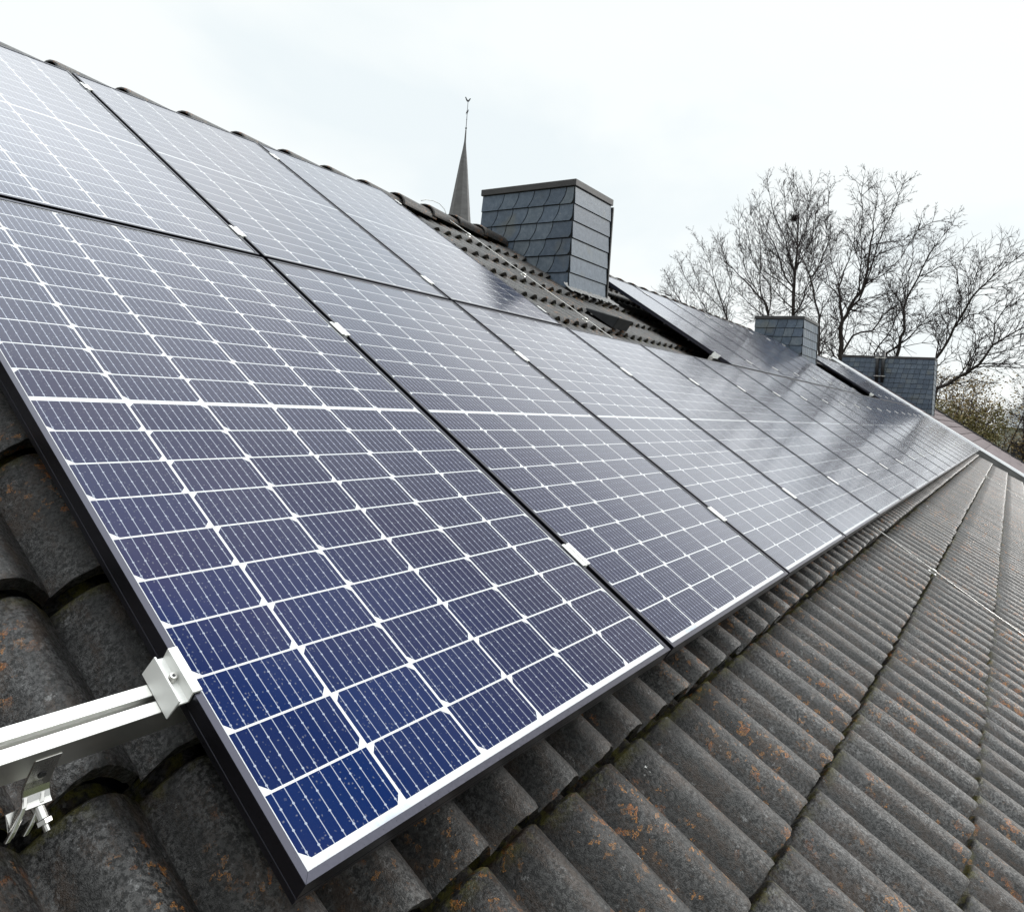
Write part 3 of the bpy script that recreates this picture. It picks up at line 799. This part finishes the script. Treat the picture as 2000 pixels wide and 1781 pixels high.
# ------------------------------------------------------------------ distant white house behind the shrubs
fh = empty("distant_house", (80, -6.0, -7.2), "distant white-walled house with pale grey roof half hidden behind branches", "house")
b = MB(); b.box(0, 9, -7.5, 6.2, 0, 8.1); b.build("wall", M_WALL, fh)
b = MB(); b.add([(-.6, -8, 7.9), (9.6, -8, 7.9), (9.6, 6.9, 7.9), (-.6, 6.9, 7.9), (4.5, -5.5, 11.4), (4.5, 3.6, 11.4)], [(0, 3, 2, 1), (0, 1, 4), (2, 3, 5), (0, 4, 5, 3), (1, 2, 5, 4)]); b.build("roof", M_PALEROOF, fh)
for k in range(3):
    q = MB(); q.box(-.03, -.004, 4.2 - k * 3.4, 5.4 - k * 3.4, 5.0, 6.6); q.build("window", M_DARK, fh)

# ------------------------------------------------------------------ bare trees
TREES = {
 'C': (52, [
   [(11.45,4.49,0.109),(11.61,7.07,0.11),(11.68,8.8,0.104),(11.68,9.91,0.085),(11.61,11.4,0.061),(11.66,12.76,0.04),(11.7,14.38,0.019),(11.9,15.77,0.014)],
   [(11.68,8.92,0.061),(12.21,9.56,0.049),(12.93,11.59,0.033),(13.76,13.29,0.019),(14.23,14.85,0.014)],
   [(11.68,8.55,0.049),(12.68,9.45,0.033),(13.93,10.24,0.019),(14.75,11.43,0.014)],
   [(11.68,9.91,0.061),(12.07,10.92,0.049),(12.38,12.19,0.033),(13.2,13.88,0.019),(13.7,16.08,0.014)],
   [(11.72,10.1,0.049),(11.15,11,0.032),(10.75,11.84,0.025),(10.52,13.66,0.014)],
   [(11.64,11.52,0.04),(11.14,12.73,0.025),(10.96,15.3,0.014)],
   [(11.59,7.07,0.061),(10.97,8.17,0.048),(10.69,9.15,0.032),(9.97,10.22,0.025),(9.42,12.01,0.014)],
   [(11.65,7.56,0.049),(12.49,8.32,0.033),(13.13,9.08,0.026),(14.21,10.76,0.02),(14.87,13.37,0.014)],
   [(11.64,11.89,0.033),(12.47,13.57,0.019),(12.73,15.85,0.014)],
   [(11.66,12.76,0.025),(12.05,14.41,0.019),(12.39,16.07,0.014)],
   [(11.68,9.42,0.032),(12.4,10.69,0.026),(13.54,11.75,0.019),(14.53,13.85,0.014)],
 ]),
 'B': (57, [
   [(14.37,4.81,0.081),(14.52,7.83,0.081),(14.75,8.66,0.068),(15.76,9.79,0.055),(16.63,10.65,0.037),(17.52,11.53,0.029),(18.18,12.99,0.014)],
   [(14.51,7.69,0.068),(15.05,9.22,0.055),(15.22,10.89,0.037),(15.27,12.56,0.021),(15.52,14.39,0.014)],
   [(14.49,7.69,0.054),(14.37,8.93,0.036),(14.53,10.31,0.028),(14.58,12.11,0.014)],
   [(15.17,9.08,0.036),(16.1,10.92,0.029),(16.63,12.77,0.022),(16.94,15.34,0.014)],
   [(14.68,7.55,0.036),(15.66,8.39,0.029),(16.83,9.53,0.022),(17.48,10.96,0.014),(18.34,13.29,0.014)],
 ]),
 'A': (62, [
   [(18.74,5.08,0.061),(18.92,7.7,0.061),(19.32,9.09,0.05),(19.89,10.65,0.041),(20.28,11.91,0.024),(20.84,13.19,0.017),(21.89,14.67,0.014)],
   [(18.97,8,0.041),(18.9,9.7,0.032),(18.93,11.25,0.014)],
   [(19.12,8.47,0.032),(20.45,9.88,0.024),(21.48,11,0.017),(22.58,12.95,0.014)],
   [(18.74,5.08,0.04),(20.51,8.47,0.041),(21.57,10.05,0.024),(22.79,11.35,0.017),(23.74,13.16,0.014)],
   [(18.74,5.08,0.04),(23.14,9.43,0.042),(23.79,10.41,0.025),(24.48,11.89,0.014)],
   [(23.12,9.11,0.025),(24.01,9.93,0.017),(24.28,11.39,0.014)],
 ]),
 'F': (49, [
   [(8.99,2.05,0.067),(9.2,6.02,0.067),(9.31,6.93,0.056),(9.57,7.73,0.051),(9.85,8.88,0.045),(10.35,10.05,0.03),(10.62,10.88,0.014)],
   [(9.2,5.9,0.03),(9.06,7.04,0.023),(8.69,7.83,0.014)],
   [(9.85,8.88,0.037),(9.38,9.78,0.03),(9.03,10.91,0.017),(9.22,12.29,0.014)],
   [(9.97,9.11,0.024),(9.74,10.6,0.018),(9.71,13.48,0.014)],
 ]),
 'D': (46, [
   [(7.24,0.99,0.124),(7.39,4.12,0.124),(7.45,5.17,0.114),(7.4,5.91,0.104),(7.09,6.64,0.083),(6.49,7.68,0.072),(6.32,8.61,0.061),(6.24,10.37,0.046),(6.2,11.4,0.027),(6.07,12.95,0.014)],
   [(7.39,5.8,0.083),(7.57,6.85,0.062),(7.72,7.81,0.052),(7.49,8.75,0.034),(7.18,9.79,0.022),(7.07,11.15,0.014)],
   [(7.08,6.54,0.062),(6.64,7.05,0.051),(6.33,8.09,0.041),(6.05,9.43,0.034),(5.61,11.26,0.021),(4.94,13.56,0.014)],
   [(6.62,7.47,0.041),(6.64,9.35,0.027),(6.78,10.92,0.021),(6.83,13.44,0.014)],
   [(7.57,7.17,0.042),(8.21,7.92,0.028),(8.68,8.36,0.016),(9.15,8.81,0.014)],
   [(7.31,4.02,0.062),(6.81,5.08,0.051),(5.91,5.4,0.041),(5.46,6.33,0.033),(4.66,7.04,0.016),(4.07,7.33,0.014)],
   [(7.67,7.7,0.028),(8.19,9.2,0.016),(8.61,11.25,0.014),(8.64,13.41,0.014)],
   [(6.22,10.16,0.027),(5.65,10.33,0.021),(4.77,10.49,0.016),(3.44,11.4,0.014)],
   [(6.41,7.88,0.027),(5.63,8.48,0.021),(4.8,9.47,0.016),(4.03,11.25,0.014)],
   [(7.38,3.6,0.041),(7.89,4.21,0.028),(8.51,4.83,0.016),(8.84,5.36,0.014)],
 ]),
 'E': (51, [
   [(5.18,1.81,0.11),(5.23,4.38,0.099),(5.09,5.39,0.088),(4.88,5.95,0.077),(5,7.29,0.066),(4.85,7.95,0.055),(4.34,9.06,0.044),(4.01,10.04,0.029),(3.59,10.9,0.017),(2.84,12.17,0.014)],
   [(5,7.17,0.044),(5.44,8.07,0.03),(5.86,8.64,0.017),(6.31,9.56,0.014)],
   [(5.18,1.81,0.066),(5.83,4.58,0.067),(5.08,5.16,0.055),(4.44,5.73,0.036),(3.83,6.62,0.023),(3.07,7.93,0.014)],
   [(4.85,7.95,0.029),(4.81,9.07,0.023),(4.68,10.18,0.017),(4.76,11.52,0.014)],
   [(4.25,9.16,0.029),(3.34,9.68,0.022),(2.22,10.83,0.014)],
   [(5.18,1.81,0.055),(6.52,4.56,0.045),(5.53,6.28,0.03),(5.39,7.29,0.017),(5.27,8.52,0.014)],
 ]),
 'G': (47, [
   [(3.48,1.29,0.08),(2.94,4.04,0.069),(2.48,4.86,0.064),(2.19,5.66,0.059),(1.6,6.95,0.049),(1.16,7.73,0.039),(0.63,8.4,0.026),(0.11,8.96,0.02),(-0.62,9.7,0.014),(-1.2,10.15,0.014)],
   [(2.19,5.66,0.039),(1.57,6.36,0.026),(0.78,6.65,0.015),(0.03,7.32,0.014)],
   [(1.97,6.16,0.026),(1.95,7.35,0.02),(2.19,8.74,0.014)],
   [(1.6,6.95,0.026),(1.49,7.93,0.02),(1.23,9.1,0.014)],
   [(1.16,7.73,0.026),(0.21,7.9,0.015),(-0.39,8.27,0.014)],
   [(2.94,4.04,0.04),(2.86,4.85,0.026),(3.2,5.65,0.014)],
 ]),
 'H': (43, [
   [(2.81,0.98,0.1),(2.57,2.28,0.091),(1.68,2.88,0.071),(0.83,3.54,0.062),(0.36,4.45,0.044),(-0.12,4.81,0.035),(-0.86,5.35,0.023),(-1.46,5.87,0.014)],
   [(1.68,2.88,0.045),(1.11,3.35,0.035),(0.17,3.44,0.023),(-0.89,3.44,0.014)],
   [(0.36,4.45,0.029),(0.34,5.42,0.023),(-0.05,6.22,0.014),(-0.67,6.57,0.014)],
   [(1.25,3.17,0.035),(1,4.07,0.024),(1.05,4.97,0.014),(1.38,5.59,0.014)],
 ]),
}

def tube_batch(segs, sides):           # segs: list of (p0,p1,r0,r1) -> arrays
    n = len(segs); A = np.array([s[0] for s in segs]); B = np.array([s[1] for s in segs])
    r0 = np.array([s[2] for s in segs]); r1 = np.array([s[3] for s in segs])
    D = B - A; D /= np.maximum(np.linalg.norm(D, axis=1, keepdims=True), 1e-9)
    ref = np.where(np.abs(D[:, 2:3]) > .9, np.array([[1., 0, 0]]), np.array([[0, 0, 1.]]))
    X = np.cross(D, ref); X /= np.linalg.norm(X, axis=1, keepdims=True); Y = np.cross(D, X)
    ang = np.arange(sides) * 2 * np.pi / sides
    ring = np.cos(ang)[None, :, None] * X[:, None, :] + np.sin(ang)[None, :, None] * Y[:, None, :]
    V = np.concatenate([A[:, None, :] + ring * r0[:, None, None], B[:, None, :] + ring * r1[:, None, None]], 1).reshape(-1, 3)
    base = (np.arange(n) * 2 * sides)[:, None]; k = np.arange(sides)
    F = np.stack([base + k, base + (k + 1) % sides, base + sides + (k + 1) % sides, base + sides + k], 2).reshape(-1, 4)
    return V, F
def mesh_np(name, V, F):
    me = bpy.data.meshes.new(name)
    me.vertices.add(len(V)); me.vertices.foreach_set('co', V.astype(np.float32).ravel())
    me.loops.add(F.size); me.loops.foreach_set('vertex_index', F.astype(np.int32).ravel())
    me.polygons.add(len(F)); me.polygons.foreach_set('loop_start', np.arange(0, F.size, F.shape[1], dtype=np.int32))
    me.polygons.foreach_set('use_smooth', np.ones(len(F), bool)); me.update(calc_edges=True); return me

def grow(rng, p, d, length, r, level, out, upb):
    step = .42 if level < 3 else .28
    n = max(2, int(length / step)); q = np.array(p, float); d = np.array(d, float)
    for i in range(n):
        d = d + rng.normal(size=3) * .09 + np.array([0, 0, upb]); d /= np.linalg.norm(d)
        q2 = q + d * length / n; t0 = i / n; t1 = (i + 1) / n
        out[level].append((q, q2, r * (1 - .62 * t0), r * (1 - .62 * t1)))
        if level < 3 and rng.random() < (.95 if level == 1 else .95):
            for _ in range(2 if rng.random() < .6 else 3):
                s = rng.normal(size=3); s -= d * s.dot(d); s /= np.linalg.norm(s)
                ang = rng.uniform(.45, .95); nd = d * math.cos(ang) + s * math.sin(ang)
                grow(rng, q2, nd, length * rng.uniform(.32, .58), max(r * .60, .0105), level + 1, out, upb)
        q = q2

def bare_tree(key, name, label, seed, dens=1.0, upb=.07, tw=1.0):
    D_, limbs = TREES[key]; rng = np.random.default_rng(seed)
    y0, z0, _ = limbs[0][0]; root = np.array([D_, y0, -7.2])
    t = empty(name, tuple(root), label, "tree", "bare trees behind the roofs")
    out = {0: [], 1: [], 2: [], 3: []}; trunk = []
    laid = []                          # points already on the tree, so that every limb really grows out of another
    for li, l in enumerate(limbs):
        pts = []
        for i, (y, z, r) in enumerate(l):
            lean = max(0.0, min(1.0, (z + 2) / 6)) * (.5 * math.sin(1.1 * (y - y0) + seed))
            pts.append((np.array([D_ + lean, y, z]), r))
        if li > 0:
            near = min(laid, key=lambda q: float(np.sum((q - pts[0][0]) ** 2)))
            if np.linalg.norm(near - pts[0][0]) > .02: pts.insert(0, (near, pts[0][1]))
        if li == 0:
            trunk.append((np.array([D_, y0, -7.2]), pts[0][0], pts[0][1] * 1.8, pts[0][1] * 1.05))
        dest = trunk if li == 0 else out[0]
        for (a, ra), (b2, rb_) in zip(pts[:-1], pts[1:]):
            # subdivide with a little crookedness
            ns = max(2, int(np.linalg.norm(b2 - a) / .6)); prev = a; seg = b2 - a; ln = np.linalg.norm(seg)
            for s_ in range(1, ns + 1):
                tt = s_ / ns; nxt = a + seg * tt + (rng.normal(size=3) * .035 if s_ < ns else 0)
                rr0 = ra + (rb_ - ra) * (s_ - 1) / ns; rr1 = ra + (rb_ - ra) * tt
                dest.append((prev, nxt, rr0, rr1)); laid.append(nxt)
                thick = ra > .05
                if prev[2] > -1.0 and rng.random() < (.6 if thick else 1.0) * dens:
                    for _ in range(1 if thick else 3):
                        dd = seg / ln; s = rng.normal(size=3); s -= dd * s.dot(dd); s /= np.linalg.norm(s)
                        ang = rng.uniform(.4, 1.0); nd = dd * math.cos(ang) + s * math.sin(ang) + np.array([0, 0, .15])
                        grow(rng, nxt, nd, (rng.uniform(.8, 2.3) if ra > .035 else rng.uniform(.42, 1.1)), min(max(rr1 * .55, .018), .034), 2 if rng.random() < .4 else 1, out, upb)
                prev = nxt
    V, F = tube_batch(trunk + out[0], 8); link("trunk", mesh_np("trunk", V - root, F), M_BARK, t)
    V, F = tube_batch(out[1] + out[2] + out[3], 3); link("crown", mesh_np("crown", V - root, F), M_TWIG, t)
    return t, (out[1] + out[2] + out[3])

bare_tree('C', "bare_tree", "tall upright bare tree with dense vertical twigs and a clump high in its crown", 1, 1.6, .17)
bare_tree('B', "bare_tree", "bare tree leaning left from its forked base, beside the tallest upright one", 2, 1.4, .14)
bare_tree('A', "bare_tree", "leftmost thin bare tree, low over the panel ridge", 3, 1.1, .08)
bare_tree('F', "bare_tree", "thin bare tree whose dark stem passes just right of the middle chimney", 4, 1.4, .06)
bare_tree('D', "bare_tree", "wide bare tree forking low into two big limbs, between middle and widest chimneys", 5, 1.6, .06)
bare_tree('E', "bare_tree", "crooked bare tree rising behind the two black pipes of the widest chimney", 6, 1.6, .05)
bare_tree('G', "bare_tree", "bare tree with one long limb slanting up to the right photo edge", 7, 1.6, .05)
bare_tree('H', "bare_tree", "low dark bare tree sprawling right beyond the widest chimney", 8, 1.5, .03)

# bird's nest / mistletoe clump in the tall tree
nm = MB(); rn = random.Random(2)
for i in range(260):
    a = Vector((rn.gauss(0, 1), rn.gauss(0, 1), rn.gauss(0, 1))).normalized() * rn.uniform(.03, .22)
    b_ = a + Vector((rn.gauss(0, .14), rn.gauss(0, .14), rn.gauss(0, .14))); nm.tube([a, b_], .012, 3, cap=False)
o = nm.build("mistletoe_clump", M_TWIG, loc=(51.6, 11.75, 13.45)); tag(o, "small dark round twig clump high in the tall upright tree", "mistletoe")

# thickets of winter shrubs: stems plus many small leaf-like faces
def thicket(name, label, x, y, ztop, w_, seed, mat, nleaf, zmid=2.0, ls=.085, cat="shrub"):
    rng = np.random.default_rng(seed); root = np.array([x, y, -7.2])
    t = empty(name, tuple(root), label, cat, "winter shrubs at the right")
    out = {0: [], 1: [], 2: [], 3: []}
    H_ = ztop + 7.2
    for k in range(7):
        a = rng.uniform(0, 2 * math.pi); bx, by = rng.normal(size=2) * .4; p = np.array([bx, by, 0.]); d = np.array([math.cos(a) * .16, math.sin(a) * .16, 1.0])
        n = 13; hh_ = H_ * rng.uniform(.62, .9)
        for i in range(n):
            d = d + rng.normal(size=3) * .07; d /= np.linalg.norm(d); q = p + d * hh_ / n
            out[0].append((p, q, .10 * (1 - i / n) + .02, .10 * (1 - (i + 1) / n) + .02))
            if i > 3:
                for _ in range(3):
                    s = rng.normal(size=3); s[2] = abs(s[2]) * .6; s /= np.linalg.norm(s)
                    grow(rng, q, s + np.array([0, 0, .3]), rng.uniform(1.0, w_ * .9), .02, 2, out, .03)
            p = q
    V, F = tube_batch(out[0], 6); link("trunk", mesh_np("trunk", V, F), M_BARK, t)
    tw_ = out[1] + out[2] + out[3]
    V, F = tube_batch(tw_, 3); link("branches", mesh_np("branches", V, F), M_TWIG, t)
    # leaves along twigs and in clumps
    ends = np.array([s[1] for s in tw_]); idx = rng.integers(0, len(ends), nleaf)
    cl = rng.normal(size=(nleaf, 3)) * np.array([.28, .28, .24])
    P = ends[idx] + cl; keep = (P[:, 2] < H_) & (P[:, 2] > 3.0); P = P[keep]
    N = len(P); a1 = rng.normal(size=(N, 3)); a1 /= np.linalg.norm(a1, axis=1, keepdims=True); a2 = np.cross(a1, rng.normal(size=(N, 3))); a2 /= np.linalg.norm(a2, axis=1, keepdims=True)
    sz = rng.uniform(.5, 1.2, (N, 1)) * ls
    V = np.stack([P - a1 * sz, P + a2 * sz * .6, P + a1 * sz, P - a2 * sz * .6], 1).reshape(-1, 3)
    F = np.arange(4 * N).reshape(-1, 4)
    link("leaves", mesh_np("leaves", V, F), mat, t)
    return t
thicket("winter_shrub", "olive green ivy-clad shrub just right of the widest chimney", 58, 3.0, 2.2, 1.7, 41, M_IVY, 20000)
thicket("winter_shrub", "brown winter shrub behind the slanting limb at the right", 60, 1.3, 4.4, 2.3, 42, M_SEED, 5500)
thicket("winter_shrub", "brown twiggy shrub cut by the right photo edge", 63, -1.6, 5.2, 2.2, 43, M_SEED, 1500)
thicket("winter_shrub", "dark olive shrub low against the distant white house wall", 56, 1.9, 0.4, 1.5, 44, M_IVY, 9000)
thicket("winter_shrub", "tall brown shrub filling the gap behind the widest chimney", 66, 4.2, 5.4, 2.3, 45, M_SEED, 12000)
